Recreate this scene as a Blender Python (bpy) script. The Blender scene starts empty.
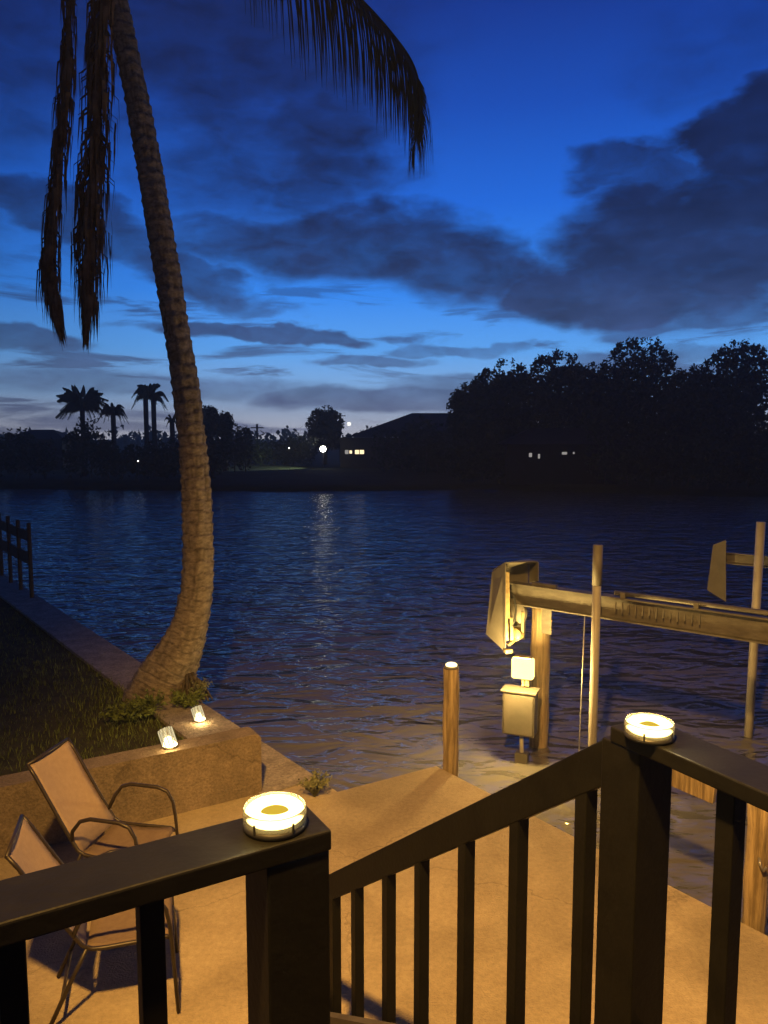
import bpy, bmesh, math, random
from mathutils import Vector, Matrix, noise as mn
random.seed(7)
R = math.radians
sc = bpy.context.scene
COL = sc.collection
F = 770.0; TH = math.atan(77/770); ZC = 3.0
CT, ST = math.cos(TH), math.sin(TH)

# ------------------------------------------------------------ camera
cam = bpy.data.cameras.new('camera'); co = bpy.data.objects.new('camera', cam); COL.objects.link(co)
cam.sensor_fit = 'VERTICAL'; cam.sensor_height = 24; cam.lens = 24*F/1024
cam.clip_start = .05; cam.clip_end = 3000
co.location = (0, 0, ZC); co.rotation_euler = (R(90)-TH, 0, 0)
sc.camera = co

def ray(px, py):
    x = (px-384)/F; u = -(py-512)/F
    return Vector((x, CT+u*ST, -ST+u*CT))
def gp(px, py, z=0.0):
    r = ray(px, py); t = (z-ZC)/r.z
    return Vector((r.x*t, r.y*t, z))
def dp(px, py, Y):
    r = ray(px, py); t = Y/r.y
    return Vector((r.x*t, Y, ZC+r.z*t))
def azel(px, py):
    r = ray(px, py)
    return math.degrees(math.atan2(r.x, r.y)), math.degrees(math.atan2(r.z, math.hypot(r.x, r.y)))

def s2l(r, g, b, k=1.0):
    f = lambda c: ((c/255+.055)/1.055)**2.4 if c > 10 else c/255/12.92
    return (f(r)*k, f(g)*k, f(b)*k, 1)

# ------------------------------------------------------------ materials
def mat(name, col, rough=.7, col2=None, scale=8, metal=0, bump=0, bscale=40, spec=.5, detail=6, stops=(.35, .65), coord='Object', stretch=(1, 1, 1), speck=None, stain=0):
    m = bpy.data.materials.new(name); m.use_nodes = True
    n = m.node_tree; b = n.nodes['Principled BSDF']
    b.inputs['Roughness'].default_value = rough; b.inputs['Metallic'].default_value = metal
    b.inputs['Specular IOR Level'].default_value = spec
    tc = n.nodes.new('ShaderNodeTexCoord'); mp = n.nodes.new('ShaderNodeMapping'); mp.inputs['Scale'].default_value = stretch
    n.links.new(tc.outputs[coord], mp.inputs[0])
    c4 = lambda c: (c[0], c[1], c[2], 1)
    if col2 is None: col2 = tuple(c*.7 for c in col[:3])
    nz = n.nodes.new('ShaderNodeTexNoise'); nz.inputs['Scale'].default_value = scale; nz.inputs['Detail'].default_value = detail
    nz.inputs['Roughness'].default_value = .65
    n.links.new(mp.outputs[0], nz.inputs['Vector'])
    cr = n.nodes.new('ShaderNodeValToRGB')
    cr.color_ramp.elements[0].position = stops[0]; cr.color_ramp.elements[1].position = stops[1]
    cr.color_ramp.elements[0].color = c4(col2); cr.color_ramp.elements[1].color = c4(col)
    n.links.new(nz.outputs[0], cr.inputs[0]); outc = cr.outputs[0]
    if speck:
        sp_ = n.nodes.new('ShaderNodeTexNoise'); sp_.inputs['Scale'].default_value = speck[0]; sp_.inputs['Detail'].default_value = 4; sp_.inputs['Roughness'].default_value = .75
        n.links.new(mp.outputs[0], sp_.inputs['Vector'])
        mr = n.nodes.new('ShaderNodeMapRange'); mr.inputs[1].default_value = .35; mr.inputs[2].default_value = .65; mr.inputs[3].default_value = 1-speck[1]; mr.inputs[4].default_value = 1+speck[1]
        sv = n.nodes.new('ShaderNodeVectorMath'); sv.operation = 'SCALE'
        n.links.new(sp_.outputs[0], mr.inputs[0]); n.links.new(outc, sv.inputs[0]); n.links.new(mr.outputs[0], sv.inputs['Scale']); outc = sv.outputs[0]
    if stain:      # broad weathering, and thin hairline cracks
        sp_ = n.nodes.new('ShaderNodeTexNoise'); sp_.inputs['Scale'].default_value = .9; sp_.inputs['Detail'].default_value = 7; sp_.inputs['Distortion'].default_value = 1.2
        vo = n.nodes.new('ShaderNodeTexVoronoi'); vo.feature = 'DISTANCE_TO_EDGE'; vo.inputs['Scale'].default_value = .55
        ad_ = n.nodes.new('ShaderNodeVectorMath'); ad_.operation = 'MULTIPLY_ADD'; ad_.inputs[1].default_value = (.5, .5, .5)
        n3 = n.nodes.new('ShaderNodeTexNoise'); n3.inputs['Scale'].default_value = 3; n3.inputs['Detail'].default_value = 6
        n.links.new(mp.outputs[0], n3.inputs['Vector']); n.links.new(n3.outputs['Color'], ad_.inputs[0]); n.links.new(mp.outputs[0], ad_.inputs[2])
        n.links.new(mp.outputs[0], sp_.inputs['Vector']); n.links.new(ad_.outputs[0], vo.inputs['Vector'])
        mr = n.nodes.new('ShaderNodeMapRange'); mr.inputs[1].default_value = .35; mr.inputs[2].default_value = .62; mr.inputs[3].default_value = 1-stain; mr.inputs[4].default_value = 1
        mc = n.nodes.new('ShaderNodeMapRange'); mc.inputs[1].default_value = .0; mc.inputs[2].default_value = .006; mc.inputs[3].default_value = .72; mc.inputs[4].default_value = 1
        n.links.new(vo.outputs['Distance'], mc.inputs[0]); n.links.new(sp_.outputs[0], mr.inputs[0])
        mm = n.nodes.new('ShaderNodeMath'); mm.operation = 'MULTIPLY'; n.links.new(mr.outputs[0], mm.inputs[0]); n.links.new(mc.outputs[0], mm.inputs[1])
        sv = n.nodes.new('ShaderNodeVectorMath'); sv.operation = 'SCALE'; n.links.new(outc, sv.inputs[0]); n.links.new(mm.outputs[0], sv.inputs['Scale']); outc = sv.outputs[0]
    n.links.new(outc, b.inputs['Base Color'])
    if bump:
        n2 = n.nodes.new('ShaderNodeTexNoise'); n2.inputs['Scale'].default_value = bscale; n2.inputs['Detail'].default_value = 5
        n.links.new(mp.outputs[0], n2.inputs['Vector'])
        bp = n.nodes.new('ShaderNodeBump'); bp.inputs['Strength'].default_value = bump; bp.inputs['Distance'].default_value = .01
        n.links.new(n2.outputs[0], bp.inputs['Height']); n.links.new(bp.outputs[0], b.inputs['Normal'])
    return m
def emis(name, col, strength):
    m = bpy.data.materials.new(name); m.use_nodes = True
    n = m.node_tree; n.nodes.clear()
    e = n.nodes.new('ShaderNodeEmission'); o = n.nodes.new('ShaderNodeOutputMaterial')
    e.inputs[0].default_value = (*col, 1); e.inputs[1].default_value = strength
    n.links.new(e.outputs[0], o.inputs[0]); return m

M = {}
M['paint'] = mat('dark_rail_paint', (.0075, .007, .0058), .5, (.0045, .0042, .0035), 9, bump=.12, bscale=60, spec=.22)
M['concrete'] = mat('patio_concrete', (.43, .345, .22), .88, (.34, .265, .165), 3.2, bump=.9, bscale=90, stops=(.3, .7), detail=9, spec=.2, speck=(30, .13), stain=.3)
M['cap'] = mat('seawall_concrete', (.33, .28, .22), .9, (.21, .175, .14), 5, bump=.8, bscale=60, spec=.2, speck=(40, .3))
M['stucco'] = mat('wall_stucco', (.30, .235, .165), .93, (.21, .165, .115), 4, bump=1.0, bscale=55, spec=.15, speck=(50, .26), stain=.35)
M['lawn'] = mat('lawn', (.075, .07, .03), .95, (.04, .038, .018), 6, bump=1, bscale=60, spec=.1)
M['grass'] = mat('grass_blades', (.20, .25, .06), .8, (.04, .05, .015), 9, spec=.2)
M['weed'] = mat('weed_leaves', (.22, .22, .12), .7, (.12, .13, .06), 20, spec=.3)
M['far_ground'] = mat('far_ground', (.03, .04, .018), .95, (.018, .022, .01), .3, spec=.1)
M['leaf_far'] = mat('tree_leaves', (.04, .055, .022), .8, (.022, .03, .014), 1.5, spec=.15)
M['bark_far'] = mat('tree_bark', (.07, .055, .04), .9, scale=5)
M['frond'] = mat('palm_frond_green', (.055, .075, .025), .55, (.035, .05, .018), 4, spec=.4)
M['frond_dead'] = mat('palm_frond_dead', (.21, .15, .10), .85, (.08, .055, .035), 6, spec=.15)
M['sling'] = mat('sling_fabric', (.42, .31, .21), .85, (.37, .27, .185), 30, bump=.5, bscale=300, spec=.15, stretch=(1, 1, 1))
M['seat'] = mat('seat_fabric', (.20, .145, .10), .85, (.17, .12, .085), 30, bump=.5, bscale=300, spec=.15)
M['bronze'] = mat('bronze_tube', (.045, .034, .026), .42, scale=20, metal=.3)
M['wood'] = mat('piling_wood', (.40, .30, .17), .85, (.16, .115, .065), 5, bump=1, bscale=30, stretch=(5, 5, .35), stops=(.38, .6), spec=.2)
M['alu'] = mat('weathered_aluminium', (.17, .155, .13), .55, (.10, .09, .075), 5, metal=.45, bump=.2, bscale=40, stretch=(1, 1, 3))
M['cover'] = mat('grey_plastic_cover', (.14, .125, .10), .6, (.10, .09, .07), 4, bump=.15, bscale=50)
M['rust'] = mat('pulley_metal', (.42, .33, .16), .5, (.22, .15, .07), 18, metal=.4)
M['pvc'] = mat('white_pvc_post', (.36, .33, .28), .5, (.27, .245, .2), 3)
M['cable'] = mat('steel_cable', (.4, .38, .34), .4, metal=.6)
M['boxgrey'] = mat('electrical_box_grey', (.085, .072, .055), .65, (.06, .052, .04), 5)
M['black'] = mat('black_plastic', (.02, .02, .02), .45)
M['roof'] = mat('house_roof', (.014, .013, .012), .9, scale=2)
M['housewall'] = mat('house_wall', (.05, .045, .04), .9, scale=1)
M['far_fence'] = mat('dark_dock_wood', (.06, .045, .035), .9, scale=6)
M['flood'] = emis('floodlight_glow', (1, .96, .75), 12)
M['window'] = emis('lit_window', (1, .78, .45), 1.6)
M['window_dim'] = emis('dim_window', (.9, .85, .8), .35)
M['tinylamp'] = emis('distant_lamp', (1, .95, .85), 6)
M['moon'] = emis('moon_glow', (1, .97, .85), 2.5)
M['lantern'] = emis('lantern_diffuser', (1, .72, .24), 2.8)
M['led'] = emis('led_ring', (1, .78, .28), 6)
M['led_small'] = emis('led_disc_small', (1, .85, .45), 8)
M['amber'] = emis('amber_centre', (.95, .62, .06), .75)
M['capglow'] = emis('piling_lamp_glow', (1, .78, .35), 3)
g = bpy.data.materials.new('clear_acrylic'); g.use_nodes = True
b = g.node_tree.nodes['Principled BSDF']; b.inputs['Base Color'].default_value = (1, .95, .8, 1)
b.inputs['Roughness'].default_value = .08; b.inputs['Transmission Weight'].default_value = .92; b.inputs['IOR'].default_value = 1.3
tc = g.node_tree.nodes.new('ShaderNodeTexCoord'); nz = g.node_tree.nodes.new('ShaderNodeTexNoise'); nz.inputs['Scale'].default_value = 60
g.node_tree.links.new(tc.outputs['Object'], nz.inputs[0])
mr = g.node_tree.nodes.new('ShaderNodeMapRange'); mr.inputs[3].default_value = .04; mr.inputs[4].default_value = .2
g.node_tree.links.new(nz.outputs[0], mr.inputs[0]); g.node_tree.links.new(mr.outputs[0], b.inputs['Roughness'])
M['acrylic'] = g

# palm bark: rings carried by height
def palm_bark():
    m = mat('palm_bark', (.33, .27, .20), .92, (.15, .12, .085), 16, bump=1.0, bscale=45, detail=8, stops=(.35, .66), stretch=(1, 1, 1.6), spec=.15)
    return m
M['palm_bark'] = palm_bark()
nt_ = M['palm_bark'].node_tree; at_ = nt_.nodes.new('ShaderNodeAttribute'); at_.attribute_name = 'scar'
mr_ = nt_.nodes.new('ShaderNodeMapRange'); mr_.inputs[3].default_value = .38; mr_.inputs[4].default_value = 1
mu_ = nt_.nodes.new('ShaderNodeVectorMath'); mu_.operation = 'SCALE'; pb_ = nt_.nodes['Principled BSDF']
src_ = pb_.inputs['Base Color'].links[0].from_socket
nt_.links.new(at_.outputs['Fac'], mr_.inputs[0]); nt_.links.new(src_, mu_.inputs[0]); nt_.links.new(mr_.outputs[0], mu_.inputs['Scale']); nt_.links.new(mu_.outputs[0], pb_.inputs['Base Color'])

# water
w = bpy.data.materials.new('canal_water'); w.use_nodes = True
n = w.node_tree; b = n.nodes['Principled BSDF']
b.inputs['Base Color'].default_value = (.12, .11, .096, 1); b.inputs['Roughness'].default_value = .1
b.inputs['IOR'].default_value = 1.42; b.inputs['Specular IOR Level'].default_value = 1.0
tc = n.nodes.new('ShaderNodeTexCoord')
def wn(scale, sx, sy, rot, det):
    mp = n.nodes.new('ShaderNodeMapping'); mp.inputs['Scale'].default_value = (sx, sy, 1); mp.inputs['Rotation'].default_value = (0, 0, R(rot))
    t = n.nodes.new('ShaderNodeTexNoise'); t.inputs['Scale'].default_value = scale; t.inputs['Detail'].default_value = det; t.inputs['Distortion'].default_value = .6
    n.links.new(tc.outputs['Object'], mp.inputs[0]); n.links.new(mp.outputs[0], t.inputs['Vector']); return t
bp = None
for (s, sx, sy, rot, det, dist) in ((.9, .6, 1.2, 8, 2, .15), (2.1, .6, 1.15, -14, 2, .15), (6, .6, 1, 20, 2, .022)):
    t = wn(s, sx, sy, rot, det)
    q = n.nodes.new('ShaderNodeBump'); q.inputs['Strength'].default_value = 1; q.inputs['Distance'].default_value = dist
    n.links.new(t.outputs[0], q.inputs['Height'])
    if bp: n.links.new(bp.outputs[0], q.inputs['Normal'])
    bp = q
n.links.new(bp.outputs[0], b.inputs['Normal'])
b.inputs['Specular Tint'].default_value = (1, .84, .68, 1)  # warm tone painted into the reflections to mute the blue of the sky
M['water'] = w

# ------------------------------------------------------------ mesh builder
class MB:
    def __init__(s): s.v = []; s.f = []; s.sm = []
    def add(s, vs, fs, smooth=False):
        o = len(s.v); s.v += [Vector(v) for v in vs]; s.f += [tuple(i+o for i in f) for f in fs]; s.sm += [smooth]*len(fs); return s
    def box(s, c, size, rz=0, mtx=None, bev=0):
        bm = bmesh.new(); bmesh.ops.create_cube(bm, size=1)
        bmesh.ops.scale(bm, vec=size, verts=bm.verts)
        if bev: bmesh.ops.bevel(bm, geom=bm.edges[:], offset=bev, segments=2, affect='EDGES', profile=.5)
        m = Matrix.Translation(c) @ (mtx.to_4x4() if mtx else Matrix.Rotation(rz, 4, 'Z'))
        bm.transform(m); bm.verts.index_update()
        s.add([v.co.copy() for v in bm.verts], [[v.index for v in f.verts] for f in bm.faces]); bm.free(); return s
    def beam(s, a, b_, wd, ht, bev=0, up=Vector((0, 0, 1))):
        a = Vector(a); b_ = Vector(b_); d = (b_-a); L = d.length; d.normalize()
        y = up.cross(d).normalized(); z = d.cross(y)
        mt = Matrix((d, y, z)).transposed()
        return s.box((a+b_)/2, (L, wd, ht), mtx=mt, bev=bev)
    def tube(s, pts, r, seg=8, cap=True, smooth=True):
        pts = [Vector(p) for p in pts]
        rs = r if isinstance(r, (list, tuple)) else [r]*len(pts)
        vs = []; prev = None
        for i, p in enumerate(pts):
            t = (pts[min(i+1, len(pts)-1)]-pts[max(i-1, 0)]).normalized()
            if prev is None:
                a = Vector((0, 0, 1)) if abs(t.z) < .9 else Vector((1, 0, 0))
                x = a.cross(t).normalized()
            else:
                x = (prev - t*prev.dot(t)).normalized()
            prev = x; y = t.cross(x)
            for k in range(seg):
                an = 2*math.pi*k/seg; vs.append(p+(x*math.cos(an)+y*math.sin(an))*rs[i])
        fs = [(i*seg+k, i*seg+(k+1) % seg, (i+1)*seg+(k+1) % seg, (i+1)*seg+k) for i in range(len(pts)-1) for k in range(seg)]
        if cap: fs += [tuple(range(seg))[::-1], tuple((len(pts)-1)*seg+k for k in range(seg))]
        s.add(vs, fs, smooth); return s
    def lathe(s, c, prof, seg=32, mtx=None):
        c = Vector(c); vs = []
        for (r, z) in prof:
            for k in range(seg):
                an = 2*math.pi*k/seg; q = Vector((r*math.cos(an), r*math.sin(an), z))
                if mtx: q = mtx @ q
                vs.append(c+q)
        fs = [(i*seg+k, i*seg+(k+1) % seg, (i+1)*seg+(k+1) % seg, (i+1)*seg+k) for i in range(len(prof)-1) for k in range(seg)]
        s.add(vs, fs, True); return s
    def prism(s, poly, z0, z1):
        k = len(poly); vs = [(p[0], p[1], z0) for p in poly]+[(p[0], p[1], z1) for p in poly]
        fs = [tuple(range(k))[::-1], tuple(range(k, 2*k))]+[(i, (i+1) % k, k+(i+1) % k, k+i) for i in range(k)]
        s.add(vs, fs); return s
    def slab(s, poly, nrm, t):   # extrude a 3D polygon
        nrm = Vector(nrm)*t; k = len(poly); vs = [Vector(p) for p in poly]+[Vector(p)+nrm for p in poly]
        fs = [tuple(range(k))[::-1], tuple(range(k, 2*k))]+[(i, (i+1) % k, k+(i+1) % k, k+i) for i in range(k)]
        s.add(vs, fs); return s
    def build(s, name, m, parent=None):
        me = bpy.data.meshes.new(name)
        inv = wm(parent).inverted() if parent else Matrix()
        me.from_pydata([inv @ v for v in s.v], [], s.f); me.materials.append(m)
        me.polygons.foreach_set('use_smooth', s.sm); me.update()
        bm = bmesh.new(); bm.from_mesh(me)
        if len(bm.faces) < 4000: bmesh.ops.recalc_face_normals(bm, faces=bm.faces)
        bm.to_mesh(me); bm.free()
        o = bpy.data.objects.new(name, me); COL.objects.link(o)
        if parent: o.parent = parent
        return o
def wm(o):
    m = Matrix()
    while o is not None:
        m = (Matrix.Translation(o.location) @ o.rotation_euler.to_matrix().to_4x4() @ Matrix.Diagonal((*o.scale, 1))) @ m
        o = o.parent
    return m
def tag(o, label=None, cat=None, group=None, kind=None):
    if label: o['label'] = label
    if cat: o['category'] = cat
    if group: o['group'] = group
    if kind: o['kind'] = kind
    return o
def thing(name, label, cat, loc=(0, 0, 0), rz=0, group=None):
    o = bpy.data.objects.new(name, None); COL.objects.link(o); o.empty_display_size = .1
    o.location = loc; o.rotation_euler = (0, 0, rz)
    return tag(o, label, cat, group)
def copy_tree(o, parent=None):
    c = o.copy(); COL.objects.link(c); c.parent = parent
    for ch in [q for q in COL.objects if q.parent == o]: copy_tree(ch, c)
    return c

# ------------------------------------------------------------ plan directions
U = Vector((math.sin(R(60)), math.cos(R(60)), 0)); V = Vector((-U.y, U.x, 0))   # along the left rail / down the stairs
ANG_U = math.atan2(U.y, U.x)
SD = Vector((-math.sin(R(37.5)), math.cos(R(37.5)), 0))       # along the seawall, away
SN = Vector((SD.y, -SD.x, 0))                                  # towards the water
DU = Vector((math.sin(R(59.5)), math.cos(R(59.5)), 0))
C = gp(436, 766)                     # dock corner
S0 = gp(301, 768)                    # a point on the seawall's water edge
Zd = 1.4; Zr = 2.3; ZW = -.75

def isect(p, d, q, e):
    den = d.x*e.y-d.y*e.x; t = ((q.x-p.x)*e.y-(q.y-p.y)*e.x)/den; return p+d*t
Q = isect(C, DU, S0, SD)             # where the dock's edge meets the seawall

# ------------------------------------------------------------ ground, dock, water
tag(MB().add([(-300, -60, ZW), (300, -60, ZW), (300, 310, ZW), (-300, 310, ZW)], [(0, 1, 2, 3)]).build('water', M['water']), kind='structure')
tag(MB().add([(-310, -70, -3), (310, -70, -3), (310, 320, -3), (-310, 320, -3)], [(0, 1, 2, 3)]).build('canal_bed', M['far_ground']), kind='structure')
# wall line
W1 = gp(262, 793); WL = W1 - DU*9
capw = .55
# patio slab
poly = [C, C-SD*9, C-SD*9-DU*12, WL-SD*2, WL, W1, isect(W1, DU, S0, SD), Q]
tag(MB().prism([(p.x, p.y) for p in poly], -.35, 0).build('patio_slab', M['concrete']), kind='structure')
# seawall cap + wall
a0 = isect(W1, DU, S0, SD); a1 = a0+SD*45
mb = MB()
nseg = 60
for i in range(nseg):
    p = a0+SD*(45*i/nseg+.006); q = a0+SD*(45*(i+1)/nseg-.006) if i % 4 == 3 else a0+SD*(45*(i+1)/nseg+.006)
    mb.prism([(p.x, p.y), (q.x, q.y), (q.x-SN.x*capw, q.y-SN.y*capw), (p.x-SN.x*capw, p.y-SN.y*capw)], -.22, .012)
mb.prism([((a0-SN*.08).x, (a0-SN*.08).y), ((a1-SN*.08).x, (a1-SN*.08).y), ((a1-SN*.3).x, (a1-SN*.3).y), ((a0-SN*.3).x, (a0-SN*.3).y)], -3, -.221)
tag(mb.build('seawall_cap', M['cap']), kind='structure')
# lawn as a gently uneven sheet
mb = MB(); nx, ny = 70, 60
st = a0-SN*(capw-.03)+DU*-.0
vs = []
for j in range(ny+1):
    for i in range(nx+1):
        s_ = 46*(j/ny)**1.5; t_ = 40*(i/nx)**1.7
        p = st+SD*(s_+.0)-SN*t_
        z = -.03+.05*mn.noise(Vector((p.x*.8, p.y*.8, 3)))*min(1, t_*2)
        vs.append((p.x, p.y, z+.0))
fs = [(j*(nx+1)+i, j*(nx+1)+i+1, (j+1)*(nx+1)+i+1, (j+1)*(nx+1)+i) for j in range(ny) for i in range(nx)]
# skew so the near edge follows the garden wall
sk = math.tan(math.atan2(SD.y, SD.x)-math.atan2(DU.y, DU.x)-math.pi/2)
vs = [(v[0], v[1], v[2]) for v in vs]
mb.add(vs, fs, True)
tag(mb.build('lawn', M['lawn']), kind='structure')
# soil body below the near land
pl = [a0-SN*.35, a1-SN*.35, a1-SN*60, a0-SN*60-SD*20, WL-SD*2]
tag(MB().prism([(p.x, p.y) for p in pl], -2.9, -.4).build('soil', M['far_ground']), kind='structure')

# far bank: shelving up from the water at y = 52
mb = MB(); vs = []; NX = 90
rows = [(0, -2.9), (.15, -.62), (1.2, -.38), (6, -.2), (25, -.12), (70, 0), (250, 1.2)]
for (dy, z) in rows:
    for i in range(NX+1):
        x = -300+600*i/NX
        y0 = 52+1.0*mn.noise(Vector((x*.08, 0, 0)))*2+.4*mn.noise(Vector((x*.5, 0, 0)))
        if x > 10: y0 -= min(8, (x-10)*.35)
        if x < -18: y0 += min(3, (-x-18)*.2)
        vs.append((x, y0+dy, z))
fs = [(j*(NX+1)+i, j*(NX+1)+i+1, (j+1)*(NX+1)+i+1, (j+1)*(NX+1)+i) for j in range(len(rows)-1) for i in range(NX)]
mb.add(vs, fs, True)
tag(mb.build('far_bank', M['far_ground']), kind='structure')

# ------------------------------------------------------------ garden wall
gw = thing('garden_wall', 'low tan stucco retaining wall with rounded end behind the patio chairs', 'wall', W1)
mb = MB(); th_ = .2; hgt = .52
prof = []
L = 9
N3 = Vector((-DU.y, DU.x, 0))
# outline in elevation (along -DU) with a rounded shoulder at the free end
out = [(0, 0), (0, hgt-.05)]
for k in range(5): an = math.pi/2*k/4; out.append((.05-.05*math.cos(an), hgt-.05+.05*math.sin(an)))
out += [(L, hgt), (L, 0)]
mb.slab([W1-DU*p[0]+Vector((0, 0, p[1])) for p in out], N3, th_)
mb.build('wall_body', M['stucco'], gw)

# ------------------------------------------------------------ upper deck and stairs
LP = gp(332, 830, Zr)                  # near right corner of left rail board
RP = gp(610, 726, Zr)                  # near left corner of right rail board
lc = LP+V*.0625; lc.z = 0; rc = RP+U*.0625; rc.z = 0
postL = lc-U*.062; postR = rc-V*.03
dk = [postL+V*.08-U*5, postL+V*.08+U*.0, postR+V*.03, postR+V*.03+U*.1, postR+V*.03+U*.1-V*6, postL-V*6-U*5]
mb = MB(); mb.prism([(p.x, p.y) for p in dk], Zd-.16, Zd-.03)
tag(mb.build('upper_deck', M['far_fence']), kind='structure')
mb = MB()
step0 = postL+V*.08+U*.06
for k in range(8):
    zt = Zd-.175*(k+1); p = step0+V*(.25*k+.02)
    c_ = p+U*.37+V*.13
    mb.box((c_.x, c_.y, zt-.02), (.72, .27, .04), ANG_U)
for s_ in (0, .74):
    a = step0+U*s_; 
    mb.beam((a.x, a.y, Zd-.1), (a.x+V.x*2.0, a.y+V.y*2.0, .08), .04, .22)
tag(mb.build('stairs', M['far_fence']), kind='structure')

PW = .118
def baluster(name, p, z0, z1, par, wd=.044): return MB().box((p.x, p.y, (z0+z1)/2), (wd, wd, z1-z0), ANG_U, bev=.003).build(name, M['paint'], par)
def t_for_px(px, org, d, zz_=1.5):    # distance along d from org that projects on column px
    k = (px-384)/F
    # depth along view axis = y*CT - (z-ZC)*ST ; approximate z on the sloping rail midpoint handled by caller
    lo, hi = -3, 4
    f = lambda t: (org.x+d.x*t)-k*((org.y+d.y*t)*CT-(zz_-ZC)*ST)
    for _ in range(50):
        m_ = (lo+hi)/2
        if f(lo)*f(m_) <= 0: hi = m_
        else: lo = m_
    return (lo+hi)/2
# left rail
lr = thing('deck_railing', 'dark painted deck railing at lower left, carrying a ring lamp on its end post', 'railing', (postL.x, postL.y, Zd))
a = lc; b_ = lc-U*3.2
MB().beam((a.x, a.y, Zr-.019), (b_.x, b_.y, Zr-.019), .125, .038, bev=.004).build('top_rail', M['paint'], lr)
MB().box((postL.x, postL.y, (Zd-.2+Zr-.038)/2), (PW, PW, Zr-.038-Zd+.2), ANG_U, bev=.004).build('post', M['paint'], lr)
q0 = postL-U*(PW/2); MB().beam((q0.x, q0.y, Zd+.1), (b_.x, b_.y, Zd+.1), .04, .08, bev=.003).build('bottom_rail', M['paint'], lr)
for px in (151, 13):
    t = t_for_px(px, postL, -U, 2.15); baluster('baluster', postL-U*t, Zd+.14, Zr-.038, lr, .04)
for k in range(1, 14): baluster('baluster', postL-U*(t+.17*k), Zd+.14, Zr-.038, lr, .04)
# right rail (level)
rr = thing('deck_railing', 'dark painted deck railing at lower right, carrying the lamp nearer the boat lift', 'railing', (postR.x, postR.y, Zd))
a = rc; b_ = rc-V*3.0
MB().beam((a.x, a.y, Zr-.019), (b_.x, b_.y, Zr-.019), .125, .038, bev=.004).build('top_rail', M['paint'], rr)
MB().box((postR.x, postR.y, (Zd-.2+Zr-.038)/2), (PW, PW, Zr-.038-Zd+.2), ANG_U, bev=.004).build('post', M['paint'], rr)
q0 = postR-V*(PW/2); MB().beam((q0.x, q0.y, Zd+.1), (b_.x, b_.y, Zd+.1), .04, .08, bev=.003).build('bottom_rail', M['paint'], rr)
for px in (717, 795): 
    t = t_for_px(px, rc, -V); baluster('baluster', rc-V*t, Zd+.14, Zr-.038, rr)
t0 = t_for_px(795, rc, -V)
for k in range(1, 14): baluster('baluster', rc-V*(t0+.165*k), Zd+.14, Zr-.038, rr)
# stair rail
sr = thing('stair_railing', 'dark sloping stair handrail with balusters, running down between the two lit posts', 'railing', (postR.x, postR.y, 0))
so = rc.copy()
TL = 2.0
SL = None
tt = t_for_px(340, so, V); zz = dp(336, 872, (so+V*tt).y).z
SL = (Zr-.03-zz)/tt
def srz(t): return Zr-.03-SL*t
ht = .10
a = so+V*.0; b_ = so+V*TL
MB().beam((a.x, a.y, srz(0)-ht/2), (b_.x, b_.y, srz(TL)-ht/2), .045, ht, bev=.004).build('handrail', M['paint'], sr)
MB().beam((a.x, a.y, srz(0)-1.0), (b_.x, b_.y, srz(TL)-1.0), .04, .08, bev=.003).build('bottom_rail', M['paint'], sr)
for px in (581, 517, 466, 422, 389, 357, 334):
    t = t_for_px(px, so, V); p = so+V*t
    baluster('baluster', p, srz(t)-.97, srz(t)-.06, sr, .042)
p = so+V*(TL+.03); MB().box((p.x, p.y, (srz(TL)+.05)/2), (PW, PW, srz(TL)+.05), ANG_U, bev=.004).build('post', M['paint'], sr)

# ------------------------------------------------------------ lamps
def ring_lamp(loc, label, r=.057, group='ring lamps on the deck posts', rot=0):
    t = thing('deck_lamp', label, 'lamp', loc, rot, group)
    z = loc[2]
    MB().lathe(loc, [(0, .001), (r*1.0, .001), (r*1.02, .006), (r*.98, .012), (0, .012)]).build('base', M['black'], t)
    # glowing ring of diodes
    prof = [(r*.50+r*.36*math.cos(a_), .024+.011*math.sin(a_)) for a_ in [2*math.pi*k/12 for k in range(13)]]
    prof = [(r*.69+r*.25*math.cos(a_), .026+.012*math.sin(a_)) for a_ in [2*math.pi*k/12 for k in range(13)]]
    MB().lathe(loc, prof).build('led_ring', M['led'], t)
    MB().lathe(loc, [(0, .033), (r*.25, .032), (r*.455, .026), (r*.455, .013), (0, .013)]).build('amber_centre', M['amber'], t)
    MB().lathe(loc, [(r*.99, .012), (r*1.0, .026), (r*.985, .036), (r*.965, .038), (r*.95, .036), (r*.96, .026), (r*.955, .012)]).build('clear_shell', M['acrylic'], t)
    for k in range(5):
        an = 2*math.pi*(k+.33)/5; x, y = r*1.0*math.cos(an), r*1.0*math.sin(an)
        MB().box((loc[0]+x, loc[1]+y, z+.017), (.003, .004, .017), an, bev=.001).build('clip', M['black'], t)
    return t
l1 = gp(275, 826, Zr); l2 = gp(649, 737, Zr)
ring_lamp((l1.x, l1.y, Zr+.001), 'large glowing ring lamp on the left deck post, nearest the camera')
ring_lamp((l2.x, l2.y, Zr+.001), 'glowing ring lamp on the right deck post, in front of the boat lift', r=.056, rot=.7)
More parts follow.
